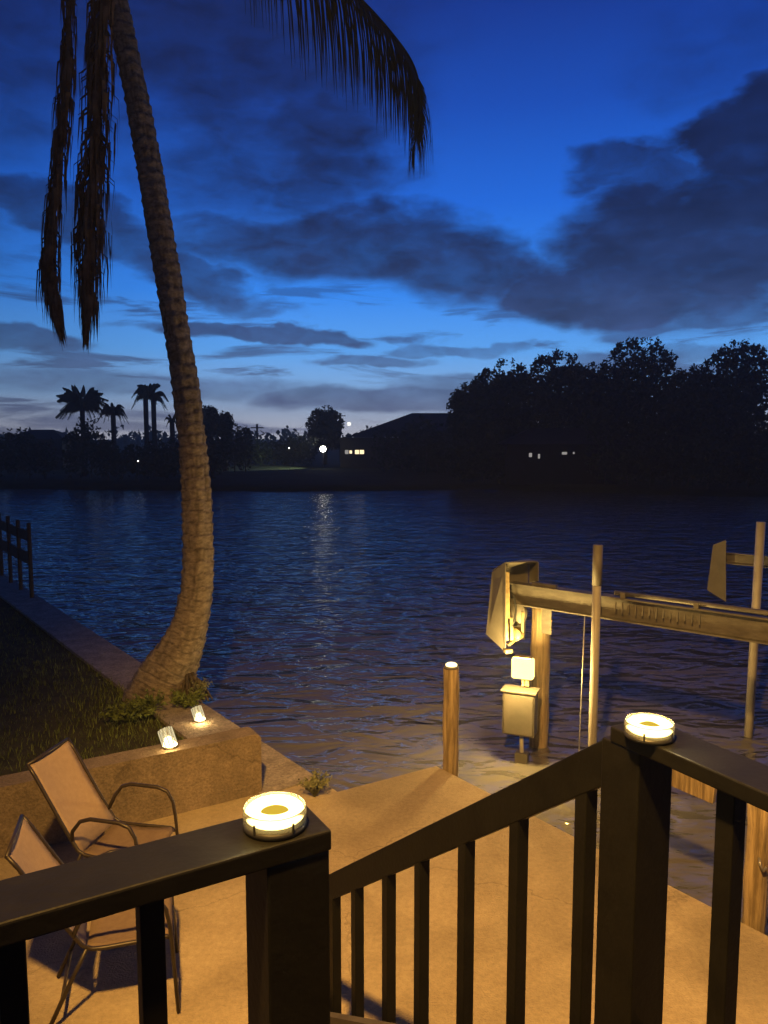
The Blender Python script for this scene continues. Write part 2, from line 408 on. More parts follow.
def cup_lamp(loc, label, r, h):
    t = thing('patio_lamp', label, 'lamp', loc, 0, 'ribbed glass lamps by the garden wall')
    c_ = Vector(loc)
    MB().lathe(c_, [(0, .001), (r*.95, .001), (r, .01), (r*.95, .018), (0, .018)]).build('base', M['cover'], t)
    MB().lathe(c_, [(0, .032), (r*.7, .032), (r*.9, .026), (r*.93, .0185), (0, .0185)]).build('led_disc', M['led_small'], t)
    tilt = Matrix.Shear('XY', 3, (-.28, .0)) if False else Matrix.Rotation(R(-17), 3, 'Y')
    MB().lathe(c_+Vector((0, 0, .02)), [(r*.93, .0), (r*.9, h), (r*.86, h), (r*.88, .0)], mtx=tilt).build('glass_cup', M['acrylic'], t)
    mb = MB()
    for k in range(10):
        an = 2*math.pi*k/10; p0 = c_+Vector((0, 0, .02))+tilt @ Vector((r*.92*math.cos(an), r*.92*math.sin(an), 0)); p1 = c_+Vector((0, 0, .02))+tilt @ Vector((r*.9*math.cos(an), r*.9*math.sin(an), h))
        mb.tube([p0, p1], .0042, 6)
    mb.build('glass_rib', M['rib'], t)
    return t
M['rib'] = emis('glowing_glass_rib', (1, .86, .5), .75)
p = gp(170, 747, .52); cup_lamp((p.x, p.y, .521), 'lit ribbed glass lamp standing on top of the stucco garden wall', .062, .13)
p = gp(200, 721, .012); cup_lamp((p.x, p.y, .013), 'lit ribbed glass lamp on the seawall at the foot of the palm', .06, .13)

# ------------------------------------------------------------ chairs
def make_chair():
    t = thing('patio_chair', '', 'chair', (0, 0, 0))
    hw = .20
    def curved(y, off=0): return [(-.34+off, y, .95), (-.30+off, y, .90), (-.14+off, y, .62), (-.01+off, y, .43)]
    rows = []
    for (x, z) in [(-.335, .955), (-.325, .945), (-.30, .90), (-.20, .725), (-.10, .565), (.0, .425)]:
        rows.append((x, z))
    vs = []; fs = []
    ny = 8
    for (x, z) in rows:
        for k in range(ny+1):
            y = -hw+2*hw*k/ny; bow = .022*(1-(y/hw)**2); vs.append((x-bow*.85, y, z-bow*.5))
    for i in range(len(rows)-1):
        for k in range(ny): fs.append((i*(ny+1)+k, i*(ny+1)+k+1, (i+1)*(ny+1)+k+1, (i+1)*(ny+1)+k))
    mb = MB(); mb.add(vs, fs, True)
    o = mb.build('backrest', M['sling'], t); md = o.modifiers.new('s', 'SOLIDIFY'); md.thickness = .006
    mb = MB(); vs = []; fs = []
    rows = [(.0, .425), (.08, .41), (.22, .405), (.38, .415), (.47, .425), (.50, .405)]
    for (x, z) in rows:
        for k in range(ny+1):
            y = -hw+2*hw*k/ny; vs.append((x, y, z-.015*(1-(y/hw)**2)))
    for i in range(len(rows)-1):
        for k in range(ny): fs.append((i*(ny+1)+k, i*(ny+1)+k+1, (i+1)*(ny+1)+k+1, (i+1)*(ny+1)+k))
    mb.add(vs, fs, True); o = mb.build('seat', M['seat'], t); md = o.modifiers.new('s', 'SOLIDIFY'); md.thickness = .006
    for y in (-hw-.008, hw+.008):
        MB().tube([(-.345, y, .965), (-.30, y, .90), (-.1, y, .562), (-.02, y, .44), (.03, y, .415), (.1, y, .41), (.46, y, .415), (.5, y, .40)], .0115).build('side_frame', M['bronze'], t)
        s_ = 1 if y > 0 else -1; ya = y+s_*.035
        MB().tube([(-.06, y, .5), (-.03, ya, .58), (.03, ya, .65), (.11, ya, .672), (.34, ya, .668), (.42, ya, .645), (.465, ya, .58), (.485, ya, .48), (.49, ya, .42), (.52, ya, .01)], .0125, 10).build('arm', M['bronze'], t)
        MB().tube([(.0, y, .42), (-.08, y, .26), (-.2, y, .01)], .0115).build('leg', M['bronze'], t)
    MB().tube([(.5, -hw-.04, .30), (.5, hw+.04, .30)], .009).build('stretcher', M['bronze'], t)
    MB().tube([(-.13, -hw-.01, .15), (-.13, hw+.01, .15)], .009).build('stretcher', M['bronze'], t)
    MB().tube([(-.345, -hw-.01, .962), (-.345, hw+.01, .962)], .011).build('top_bar', M['bronze'], t)
    for c_ in [q for q in COL.objects if q.parent == t]:
        for v in c_.data.vertices:
            if v.co.x > 0: v.co.x *= .84
    return t
ch = make_chair()
def place(c_, px1, px2, label):
    p = (gp(*px1, .95)+gp(*px2, .95))/2; q = gp(*px2, .95)-gp(*px1, .95)
    wdir = math.atan2(q.y, q.x); rz = wdir-math.pi/2
    c_.rotation_euler.z = rz
    off = Matrix.Rotation(rz, 3, 'Z') @ Vector((-.335, 0, 0))
    c_.location = (p.x-off.x, p.y-off.y, 0); tag(c_, label, 'chair', 'sling chairs on the patio')
c2 = copy_tree(ch)
place(ch, (29, 767), (69, 741), 'tan sling patio chair standing closer to the stucco garden wall, both arms in view')
place(c2, (9, 859), (24, 818), 'tan sling patio chair nearer the deck railing, mostly hidden behind its dark top rail')

# ------------------------------------------------------------ pilings, boat lift
def piling(p, z1, r, label, mtl=None, lamp=False, grp='round pilings beside the dock'):
    t = thing('piling', label, 'piling', (p.x, p.y, ZW-1), 0, grp)
    mb = MB(); n_ = 14; pts = []; rs = []
    for k in range(n_+1):
        z = ZW-1+(z1-ZW+1)*k/n_; pts.append((p.x+.004*math.sin(k*2.1), p.y, z)); rs.append(r*(1+.03*math.sin(k*1.7+p.x)))
    mb.tube(pts, rs, 20); mb.build('shaft', mtl or M['wood'], t)
    return t
pa = gp(448, 771)+Vector((.03, .09, 0)); za = dp(448, 668, pa.y).z
piling(pa, za, .072, 'thin lit timber piling off the dock corner with a flat glowing cap')
t = thing('piling_lamp', 'flat round glowing lamp capping the thin timber piling by the dock corner', 'lamp', (pa.x, pa.y, za))
MB().lathe((pa.x, pa.y, za+.001), [(0, 0), (.066, 0), (.066, .014), (.05, .02), (0, .02)]).build('base', M['cover'], t)
MB().lathe((pa.x, pa.y, za+.022), [(0, 0), (.05, 0), (.052, .012), (.04, .022), (0, .026)]).build('diffuser', M['capglow'], t)
pb = gp(752, 926)+Vector((.06, .10, 0)); zb = dp(752, 798, pb.y).z
t = piling(pb, zb, .068, 'short timber piling with a small metal hook beside the dock at far right')
MB().tube([pb+Vector((-.02, -.067, .42)), pb+Vector((-.03, -.10, .40)), pb+Vector((-.015, -.105, .36)), pb+Vector((.01, -.10, .38))], .008).build('hook', M['cable'], t)
# a hidden mate behind the lamp post carries a plank
pc = C-SD*1.05+SN*.25; 
pq = dp(716, 781, 5.35); pr = dp(645, 752, 5.75)
t = thing('mooring_plank', 'short lit timber plank seen between the right lamp post and its first baluster', 'plank', (pr.x, pr.y, pr.z-.1))
MB().beam((pr.x, pr.y, pr.z-.085), (pq.x, pq.y, pq.z-.085), .05, .17, bev=.005).build('board', M['wood'], t)
pm = pr+(pq-pr)*.12+Vector((.02, .11, 0))
piling(pm, pr.z+.02, .07, 'timber piling carrying the plank behind the right lamp post')

YB = 8.9
bl = dp(512, 582, YB); zB = bl.z
br = gp(768, 619, zB) if False else None
r_ = ray(768, 617); t_ = (zB-ZC)/r_.z; br = Vector((r_.x*t_, r_.y*t_, zB))
bd = (br-bl).normalized(); bn = Vector((-bd.y, bd.x, 0))
bend = br+bd*2.2
lift = thing('boat_lift', 'aluminium boat lift over the dark water with long I-beams and grey gear covers', 'boat lift', (bl.x, bl.y, ZW))
def ibeam(a, b_, h, w_, name='lift_beam'):
    d = (b_-a).normalized(); nrm = Vector((-d.y, d.x, 0))
    mb = MB(); z = Vector((0, 0, 1))
    mb.beam(a-z*.008, b_-z*.008, w_, .016); mb.beam(a-z*(h-.008), b_-z*(h-.008), w_, .016); mb.beam(a-z*h/2, b_-z*h/2, .012, h-.034)
    k = 0; L_ = (b_-a).length
    return mb.build(name, M['alu'], lift)
BH = .25
ibeam(bl, bend, BH, .15)
# drive shaft and grooved winder above the beam
sA = bl+bd*.55+Vector((0, 0, .0)); zt = Vector((0, 0, .045))
sh0 = bl+bd*((br-bl).length*.46)
MB().tube([sh0+zt-bn*.04, bend+zt-bn*.04], .028, 12).build('drive_shaft', M['alu'], lift)
for k in range(6):
    p = sh0+bd*(.1+.75*k)
    MB().box((p.x-bn.x*.04, p.y-bn.y*.04, p.z+.032), (.05, .09, .062), math.atan2(bd.y, bd.x), bev=.004).build('bearing_block', M['cover'], lift)
# winding of cable seen as upright strokes against the web
for k in range(13):
    p = bl+bd*((br-bl).length*(.47+.026*k))-bn*.076
    MB().box((p.x, p.y, p.z-.10), (.012, .008, .10+.02*math.sin(k*2.3)), math.atan2(bd.y, bd.x)).build('web_stiffener', M['cover'], lift)
p = bl+bd*.42; MB().box((p.x, p.y, p.z+.018), (.30, .06, .036), math.atan2(bd.y, bd.x), bev=.004).build('shaft_guard', M['alu'], lift)

def gear_cover(pts, Y, depth, open_side=True):
    # pts: side plate outline in pixels at depth Y, extruded to the right and back
    poly = [dp(x, y, Y) for x, y in pts]
    return poly
# near gear housing: left side plate, sloping back plate, top plate
sideF = [dp(505, 563, YB-.22), dp(505, 652, YB-.22), dp(486, 634, YB+.05), dp(492, 572, YB+.05)]
gc = MB(); gc.slab(sideF, (.9, .3, 0), .012)
tp = [dp(505, 563, YB-.22), dp(492, 571, YB+.05), dp(529, 560, YB+.28), dp(538, 562, YB+.02)]
gc.slab(tp, (0, 0, 1), .010)
bk = [dp(492, 572, YB+.05), dp(487, 634, YB+.05), dp(525, 640, YB+.3), dp(529, 561, YB+.3)]
gc.slab(bk, (0, 1, 0), .01)
rt = [dp(538, 562, YB+.02), dp(538, 581, YB+.02), dp(529, 583, YB+.28), dp(529, 561, YB+.28)]
gc.slab(rt, (1, 0, 0), .01)
gc.build('gear_cover', M['cover'], lift)
gx = dp(514, 612, YB-.05)
m90 = Matrix.Rotation(R(90), 3, 'X') @ Matrix.Identity(3)
m90 = Matrix.Rotation(R(-35), 3, 'Z') @ m90
MB().lathe(gx, [(0, -.03), (.15, -.03), (.16, -.02), (.14, -.01), (.14, .01), (.16, .02), (.15, .03), (0, .03)], 28, m90).build('gear_wheel', M['alu'], lift)
g2 = dp(516, 634, YB-.14)
MB().lathe(g2, [(0, -.04), (.075, -.04), (.08, -.03), (.06, 0), (.08, .03), (.075, .04), (0, .04)], 24, m90).build('pulley', M['rust'], lift)
mb = MB()
mb.beam(dp(507, 572, YB-.2), dp(508, 640, YB-.2), .03, .05); mb.beam(dp(508, 645, YB-.21), dp(523, 634, YB-.12), .03, .03)
mb.beam(dp(510, 618, YB-.2), dp(511, 640, YB-.2), .03, .06); mb.beam(dp(523, 612, YB-.15), dp(522, 637, YB-.15), .02, .03)
mb.box(dp(508, 651, YB-.22), (.09, .07, .045), .3, bev=.006)
mb.build('gear_bracket', M['rust'], lift)
MB().tube([dp(509, 590, YB-.17), dp(514, 596, YB-.2), dp(516, 608, YB-.22), dp(515, 620, YB-.22), dp(511, 628, YB-.2)], .012).build('drive_belt', M['black'], lift)
# far beam with its cover
YF = 10.8
fl = dp(737, 553, YF); fd = bd
ff = fl+fd*4.5
ibeam(fl-fd*.25, ff, .16, .12)
fc = [dp(707, 590, YF), dp(713, 545, YF), dp(726, 540, YF-.12), dp(726, 602, YF-.12)]
MB().slab(fc, (.4, .9, 0), .05).build('gear_cover', M['cover'], lift)
# bolted bracket under the near beam
pp = dp(546, 690, YB+.12)
brk = dp(546, 622, YB-.0)
MB().box((brk.x, brk.y, zB-BH-.18), (.15, .02, .38), math.atan2(bd.y, bd.x), bev=.003).build('pile_bracket', M['alu'], lift)
for zz_ in (-.06, -.2, -.3):
    MB().tube([(brk.x+.05, brk.y-.06, zB-BH+zz_), (brk.x+.05, brk.y+.02, zB-BH+zz_)], .014, 8).build('bolt', M['rust'], lift)
piling(Vector((brk.x-.03, brk.y+.135, 0)), zB-BH-.01, .115, 'broad timber piling under the near end of the lift beam, behind the grey box')
# cable and guide posts
cx = dp(585, 608, YB-.55)
MB().tube([(cx.x, cx.y, zB-BH), (cx.x-.03, cx.y, ZW-.2)], .007, 6).build('lift_cable', M['cable'], lift)
def post(px, ytop, Y, r, mtl, lean=0):
    a = dp(px, ytop, Y); MB().tube([(a.x+lean, a.y, ZW-.5), (a.x, a.y, a.z)], r, 16).build('guide_post', mtl, lift)
post(598, 546, 8.05, .046, M['pvc'])
a = dp(598, 546, 8.05); MB().tube([(a.x, a.y, a.z-.42), (a.x, a.y, a.z+.012)], .052, 16).build('guide_sleeve', M['cover'], lift)
post(761, 522, 9.3, .052, M['pvc'], -.03)

# control box with lantern
YX = 8.55
bx = dp(520, 712, YX)
bt = thing('electrical_box', 'grey electrical box with conduit on the lift piling, below the bright lantern', 'electrical box', (bx.x, bx.y, bx.z-.27))
ab = R(-22)
MB().box((bx.x, bx.y, bx.z), (.37, .2, .50), ab, bev=.012).build('enclosure', M['boxgrey'], bt)
MB().box((bx.x, bx.y, bx.z+.262), (.41, .24, .022), ab, bev=.006).build('lid', M['boxgrey'], bt)
MB().box((bx.x, bx.y-.005, bx.z), (.33, .207, .46), ab, bev=.004).build('door', M['boxgrey'], bt)
MB().tube([(bx.x+.02, bx.y, bx.z-.25), (bx.x+.03, bx.y, bx.z-.52), (bx.x+.03, bx.y, ZW-.4)], .024, 12).build('conduit', M['pvc'], bt)
MB().box((bx.x+.03, bx.y, bx.z-.56), (.15, .1, .17), ab, bev=.008).build('junction_box', M['boxgrey'], bt)
lx = dp(523, 668, YX)
lt = thing('lantern', 'bright square glowing lantern mounted just above the grey electrical box', 'lamp', (lx.x, lx.y, lx.z-.14))
MB().box((lx.x, lx.y, lx.z), (.25, .12, .24), ab, bev=.025).build('diffuser', M['lantern'], lt)
MB().box((lx.x, lx.y, lx.z+.128), (.20, .10, .014), ab, bev=.004).build('hood', M['rust'], lt)
MB().box((lx.x+.06, lx.y+.03, lx.z-.17), (.05, .05, .10), ab, bev=.004).build('neck', M['rust'], lt)
MB().box((lx.x+.01, lx.y+.03, lx.z-.17), (.03, .04, .10), ab, bev=.004).build('neck', M['rust'], lt)

# ------------------------------------------------------------ neighbour's dock railing, far left on the near shore
nr = thing('dock_railing', 'dark silhouetted dock railing with four posts at the left water edge', 'railing', gp(20, 592))
base = [(32, 598, 523), (21, 590, 520), (11, 583, 516), (2, 576, 513), (-9, 569, 510), (-22, 560, 507)]
tops = []
for (px, yb, yt) in base:
    p = gp(px, yb, 0); z1 = dp(px, yt, p.y).z
    MB().tube([(p.x, p.y, -1.4), (p.x, p.y, z1)], .038, 10).build('post', M['far_fence'], nr); tops.append((p, z1))
for (o1, th2) in ((-.24, .19), (-.66, .22)):
    for k in range(len(tops)-1):
        (p, z1), (q, z2) = tops[k], tops[k+1]
        MB().beam((p.x, p.y, z1+o1), (q.x, q.y, z2+o1), .03, th2).build('board', M['far_fence'], nr)

# ------------------------------------------------------------ leaning coconut palm
def interp(pts, n_):
    # Catmull-Rom through (x, y, w) tuples
    out = []
    for i in range(len(pts)-1):
        p0 = pts[max(i-1, 0)]; p1 = pts[i]; p2 = pts[i+1]; p3 = pts[min(i+2, len(pts)-1)]
        for k in range(n_):
            t = k/n_
            out.append(tuple(.5*((2*p1[j])+(-p0[j]+p2[j])*t+(2*p0[j]-5*p1[j]+4*p2[j]-p3[j])*t*t+(-p0[j]+3*p1[j]-3*p2[j]+p3[j])*t**3) for j in range(len(p1))))
    out.append(tuple(pts[-1])); return out
YP = 8.75
pt = thing('coconut_palm', 'tall leaning ringed palm trunk at the seawall, lit warm at its foot', 'palm tree', gp(176, 692))
spine = [(158, 704, 74), (163, 688, 66), (170, 670, 56), (180, 650, 46), (191, 620, 37), (198, 575, 32), (198, 520, 31), (194, 460, 29), (185, 385, 28), (169, 280, 27), (151, 175, 26), (134, 85, 25), (116, 0, 24), (98, -80, 23), (82, -150, 24)]
sp = interp(spine, 40)
pts = []; rs = []; acc = 0; lastp = None; frs = []
for i, (x, y, w_) in enumerate(sp):
    p = dp(x, y, YP+.0018*(692-y)*.4); dep = p.y*CT-(p.z-ZC)*ST
    if lastp is not None: acc += (p-lastp).length
    lastp = p
    ringlen_ = .085+.03*math.sin(acc*1.3)
    u_ = acc/.135+.3*math.sin(acc*2.1); fr = u_ % 1.0
    pts.append(p); rs.append(w_/2*dep/F*(1+.045*(fr**1.6)-.02)); frs.append((u_, i))
mb = MB(); SEG = 44; mb.tube(pts, rs, SEG)
ringv = []
for idx, v in enumerate(mb.v):
    i = min(idx//SEG, len(pts)-1); k = idx % SEG; c_ = pts[i]; d = v-c_; ang = 2*math.pi*k/SEG
    wob = .35*mn.noise(Vector((math.cos(ang)*1.6, math.sin(ang)*1.6, frs[i][0]*.35)))
    fr = (frs[i][0]+wob) % 1.0
    e_ = .010*(fr**1.4)+.022*mn.noise(Vector((math.cos(ang)*2, math.sin(ang)*2, c_.z*1.3)))+.010*mn.noise(v*22)
    # cracks down the old leaf scars
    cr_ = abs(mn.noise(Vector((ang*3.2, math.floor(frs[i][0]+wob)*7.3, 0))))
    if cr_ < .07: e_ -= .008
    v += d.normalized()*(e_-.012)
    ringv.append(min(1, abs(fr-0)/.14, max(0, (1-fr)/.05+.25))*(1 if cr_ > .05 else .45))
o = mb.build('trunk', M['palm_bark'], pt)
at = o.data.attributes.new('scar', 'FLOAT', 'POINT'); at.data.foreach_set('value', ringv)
mb = MB()    # knobbly root foot
for k in range(40):
    an = random.uniform(-2.0, 1.2); rr_ = random.uniform(.12, .3)
    f0 = gp(186, 697); c0 = f0+Vector((math.cos(an)*.06, math.sin(an)*.06+.05, random.uniform(.05, .28))); c1 = f0+Vector((math.cos(an)*rr_, math.sin(an)*rr_*.8, -.03))
    mb.tube([c0, (c0+c1)/2+Vector((0, 0, .05)), c1], [.022, .018, .01], 7)
mb.build('roots', M['palm_bark'], pt)
crown = dp(82, -150, YP+.6)
def frond(path, leaf, mtl, parent, hang=.5, name='frond', n_=90, wid=.03, side=1.0, taper=True, spread=1.0):
    # path: list of 3D points of the rachis
    P = interp([tuple(p) for p in path], 12); P = [Vector(p) for p in P]
    mb = MB(); L_ = len(P)
    mb.tube(P, [.028*(1-i/L_)+.005 for i in range(L_)], 6)
    for k in range(n_):
        f = .08+.92*k/(n_-1); x = f*(L_-1); i = min(int(x), L_-2); p = P[i].lerp(P[i+1], x-i)
        tg = (P[i+1]-P[i]).normalized()
        sd = tg.cross(Vector((0, 0, 1)))
        if sd.length < .3: sd = tg.cross(Vector((.3, 1, 0)))
        sd.normalize()
        env = math.sin(math.pi*min(1, .12+f*.88)**.8)**.6 if taper else 1
        ll = leaf*env*random.uniform(.85, 1.1)
        for s_ in (-1, 1):
            out_ = (sd*s_*spread+tg*.75).normalized()
            q = p.copy(); d = out_.copy(); segs = 5; prevL = None
            wv = tg*wid*random.uniform(.7, 1.1)
            for j in range(segs+1):
                g_ = j/segs; ww = wv*(1-g_**2)*.5+wv*.04
                cur = (q-ww, q+ww)
                if prevL: mb.add([prevL[0], prevL[1], cur[1], cur[0]], [(0, 1, 2, 3)])
                prevL = cur
                d = (d*(1-hang)+Vector((random.uniform(-.06, .06), random.uniform(-.06, .06), -1))*hang).normalized()
                q = q+d*ll/segs
    return mb.build(name, mtl, parent)
# the frond that hangs into the sky
fpath = [crown, dp(170, -160, YP+.9), dp(280, -66, YP+1.1), dp(348, -12, YP+1.1), dp(392, 34, YP+1.0), dp(416, 72, YP+.95), dp(420, 118, YP+.9), dp(412, 150, YP+.9)]
frond(fpath, 1.45, M['frond'], pt, hang=.5, n_=170, wid=.03, spread=.75)
def dead(pxs, wid_, n_, name='dead_frond'):
    path = [crown]+[dp(x, y, YP+.4) for x, y in pxs]
    P = [Vector(p) for p in interp([tuple(p) for p in path], 12)]; L_ = len(P); mb = MB()
    mb.tube(P, [.035*(1-i/L_)+.006 for i in range(L_)], 6)
    for k in range(n_):
        f = random.random()**.9; x = f*(L_-1); i = min(int(x), L_-2); p = P[i].lerp(P[i+1], x-i); an = random.uniform(0, 6.28)
        env = (.55+.45*min(1, f*2.2))*(1-.75*max(0, f-.72)/.28)
        tg = (P[i+1]-P[i]).normalized(); sd = Vector((math.cos(an), math.sin(an)*.6, 0)); ll = random.uniform(.3, .65)*(1 if f < .9 else .6)
        q = p.copy(); d = (tg*.6+sd*random.uniform(.2, .9)).normalized(); wv = Vector((math.cos(an+1.5), math.sin(an+1.5), 0))*random.uniform(.008, .02); prevL = None
        for j in range(5):
            g_ = j/4; ww = wv*(1-g_*g_)+wv*.05; cur = (q-ww, q+ww)
            if prevL: mb.add([prevL[0], prevL[1], cur[1], cur[0]], [(0, 1, 2, 3)])
            prevL = cur
            q = q+d*ll/4*(1 if j else wid_*env*2.2); d = (tg*.9+Vector((0, 0, -.55))+sd*random.uniform(-.12, .14)).normalized()
    return mb.build(name, M['frond_dead'], pt)
dead([(70, -60), (68, 40), (60, 140), (53, 215), (50, 262), (54, 300), (60, 322)], .5, 620)
dead([(104, -70), (100, 40), (94, 130), (90, 200), (89, 265), (86, 330)], .9, 950)
# green fronds above the frame
for (dx, dy, up, L_) in ((-2.2, .6, 1.2, 3), (-1.4, -1.6, 1.5, 3), (.6, 2.2, 1.6, 3), (-.9, 2.2, 1.4, 3), (.3, -.9, 2.4, 2.4), (1.2, .9, 2.3, 2.2), (-2.6, -.5, .9, 2)):
    a = Vector((dx, dy, 0))
    pth = [crown, crown+a*.5+Vector((0, 0, up*.7)), crown+a+Vector((0, 0, up)), crown+a*1.45+Vector((0, 0, up*.75))]
    frond(pth, .7, M['frond'], pt, hang=.25, n_=60, wid=.03)
mb = MB()
for k in range(9):
    an = k*2.4; c_ = crown+Vector((math.cos(an)*.22, math.sin(an)*.22, -.15-.03*(k % 3)))
    mb.lathe(c_, [(0.001, -.12), (.06, -.09), (.1, 0), (.07, .09), (0.001, .12)], 12)
mb.build('coconuts', M['frond_dead'], pt)

# ------------------------------------------------------------ near vegetation
mb = MB()
def blade(p, h, lean, wd):
    an = random.uniform(0, 6.28); d = Vector((math.cos(an), math.sin(an), 0)); s_ = Vector((-d.y, d.x, 0))*wd
    q1 = p+Vector((0, 0, h*.55))+d*lean*.35; q2 = p+Vector((0, 0, h))+d*lean
    mb.add([p-s_, p+s_, q1+s_*.7, q1-s_*.7, q2], [(0, 1, 2, 3), (3, 2, 4)])
cnt = 0
while cnt < 26000:
    s_ = random.random()**1.6*9; t_ = random.random()**1.2*7
    p = a0+SD*(s_+.1)-SN*(capw-.02+t_)
    rel = (p-W1).dot(N3)
    if rel < th_+.02: cnt += 1; continue
    near = max(0, 1-(p-gp(185, 690)).length/1.5)
    h = random.uniform(.03, .09)+near*random.uniform(0, .16)
    p = Vector((p.x, p.y, -.04)); blade(p, h, h*random.uniform(.2, .9), .004+.003*near); cnt += 1
tag(mb.build('grass', M['grass']), 'short dark grass over the bank around the palm', 'grass', kind='stuff')
def weed(p, R_, H, n_, label, mtl, lw=.012):
    global mb
    t = thing('weed', label, 'plant', p)
    m1 = MB(); m2 = MB()
    for k in range(n_):
        an = random.uniform(0, 6.28); rr_ = R_*random.random()**.6; tip = p+Vector((math.cos(an)*rr_, math.sin(an)*rr_, H*random.uniform(.4, 1)))
        mid = p.lerp(tip, .5)+Vector((0, 0, H*.1)); m1.tube([p, mid, tip], [.005, .004, .002], 5)
        for j in range(9):
            f = random.uniform(.35, 1.0); c_ = mid.lerp(tip, (f-.35)/.65)+Vector([random.gauss(0, .012) for _ in range(3)])
            a_ = Vector([random.gauss(0, 1) for _ in range(3)]).normalized()*lw*1.9; b2 = a_.cross(Vector([random.gauss(0, 1) for _ in range(3)])).normalized()*lw*.6
            m2.add([c_-a_, c_-b2, c_+a_, c_+b2], [(0, 1, 2, 3)])
    m1.build('stems', mtl, t); m2.build('leaves', mtl, t); return t
weed(gp(315, 797), .15, .22, 34, 'small grey green leafy weed growing at the seawall and dock junction', M['weed'])
weed(gp(186, 708), .22, .2, 40, 'leafy clump at the palm foot, left of the seawall lamp', M['grass'], .016)
weed(gp(128, 722), .3, .2, 36, 'low leafy plant in the grass, farthest left of the palm clumps', M['grass'], .018)
weed(gp(200, 700), .14, .24, 26, 'thin straggly plant between the palm foot and the water edge', M['weed'], .013)
weed(gp(150, 712), .25, .22, 30, 'straggly clump in the grass left of the palm foot', M['grass'], .016)

# ------------------------------------------------------------ far trees
def leaves(mb, c, rad, n_, s, hollow=.35):
    for _ in range(n_):
        d = Vector([random.gauss(0, 1) for _ in range(3)]).normalized(); r = random.uniform(hollow, 1)**.6
        p = Vector((c[0]+d.x*rad[0]*r, c[1]+d.y*rad[1]*r, c[2]+d.z*rad[2]*r))
        a = Vector([random.gauss(0, 1) for _ in range(3)]).normalized()*s*random.uniform(.5, 1.2)
        b2 = a.cross(Vector([random.gauss(0, 1) for _ in range(3)])).normalized()*s*random.uniform(.3, .6)
        mb.add([p-a, p-b2, p+a, p+b2], [(0, 1, 2, 3)])
def tree(px, ytop, wpx, Y, label, name='tree', ybot=None, dens=1.0, s=.2, seed=0, group='trees across the water', knob=None):
    random.seed(seed+int(px*7+ytop))
    top = dp(px, ytop, Y); g0 = Vector((top.x, Y, -.25)); W_ = wpx*Y/F
    zb_ = dp(px, ybot, Y).z if ybot else g0.z+.2*(top.z-g0.z)
    H = top.z-zb_
    t = thing(name, label, 'tree', g0, 0, group)
    tr = MB(); tr.tube([g0, g0+Vector((.1, 0, (top.z-g0.z)*.4)), g0+Vector((0, 0, (top.z-g0.z)*.75))], [.22, .16, .07], 8)
    cr = MB(); nl = 14
    for k in range(nl):
        an = k*2.399; f = (k+.5)/nl
        hz = zb_+H*(.2+.66*f); rr_ = W_*.5*(.78*math.sin(math.pi*(.22+.62*f)))
        c = (g0.x+math.cos(an)*rr_*.75, Y+math.sin(an)*rr_*.75, hz+random.uniform(-.05, .05)*H)
        rd = W_*random.uniform(.15, .24)
        rd = min(rd, (top.z-c[2])*1.0) if top.z-c[2] > .2 else .25
        tr.tube([g0+Vector((0, 0, (top.z-g0.z)*.35)), Vector(c)], [.07, .02], 5)
        leaves(cr, c, (rd, rd, rd*.8), int(190*dens), s)
    leaves(cr, (g0.x, Y, zb_+H*.42), (W_*.36, W_*.36, H*.40), int(1100*dens), s*1.25, .05)
    # ragged twigs at the top
    for k in range(int(26*dens)):
        an = random.uniform(0, math.pi); x = math.cos(an)*W_*.42; z = zb_+H*(.55+.42*math.sin(an)*random.uniform(.85, 1.04))
        leaves(cr, (g0.x+x, Y+random.uniform(-.6, .6), z), (.3, .3, .35), 14, s*.8, .0)
    tr.build('trunk', M['bark_far'], t); cr.build('crown', M['leaf_far'], t); return t
big = [
 (470, 384, 48, 57, 'dark small leafy tree at the left end of the tall row'),
 (505, 360, 80, 58, 'dark open crowned tree second from left in the tall row, gaps in its leaves'),
 (558, 351, 84, 59, 'dark bushy tree with a flat broad top, left of the tallest tree'),
 (640, 336, 92, 58, 'tallest dark tree of the row with a rounded lumpy crown'),
 (692, 366, 66, 57, 'lower dark tree filling the gap right of the tallest'),
 (738, 340, 86, 56, 'dark spiky crowned tree at right edge of the frame'),
 (815, 350, 80, 56, 'dark tree just beyond the right edge of the row'),
 (600, 362, 70, 60, 'lower dark tree between the flat topped and the tallest')]
for (px, yt, wp, Y, lb) in big: tree(px, yt, wp, Y, lb, ybot=450, dens=1.7, s=.21, name='broadleaf_tree', group='tall dark trees across the water on the right')
# hedge below the tall trees and along the banks
def bush(px, ytop, wpx, Y, label, name='bush', group='dark bushes on the far bank', dens=1, zb_=-.3):
    random.seed(int(px*13+ytop))
    top = dp(px, ytop, Y); W_ = wpx*Y/F; H = top.z-zb_
    t = thing(name, label, 'bush', (top.x, Y, zb_), 0, group)
    cr = MB(); n_ = max(4, int(W_/H*3))
    for k in range(n_):
        x = top.x-W_/2+W_*(k+.5)/n_; hh = H*random.uniform(.72, .98)
        rx = W_/n_*random.uniform(.8, 1.2)
        leaves(cr, (x, Y+random.uniform(-.3, .3), zb_+hh*.52), (rx, .9, hh*.48), int(330*dens), .2, .0)
        for q in range(5): leaves(cr, (x+random.uniform(-rx, rx)*.8, Y, zb_+hh*random.uniform(.8, .98)), (.25, .3, .25), 12, .14, 0)
    st_ = MB()
    for k in range(n_):
        x = top.x-W_/2+W_*(k+.5)/n_; st_.tube([(x, Y, zb_), (x+.1, Y, zb_+H*.6)], [.05, .02], 5)
    st_.build('stems', M['bark_far'], t)
    cr.build('foliage', M['leaf_far'], t); return t
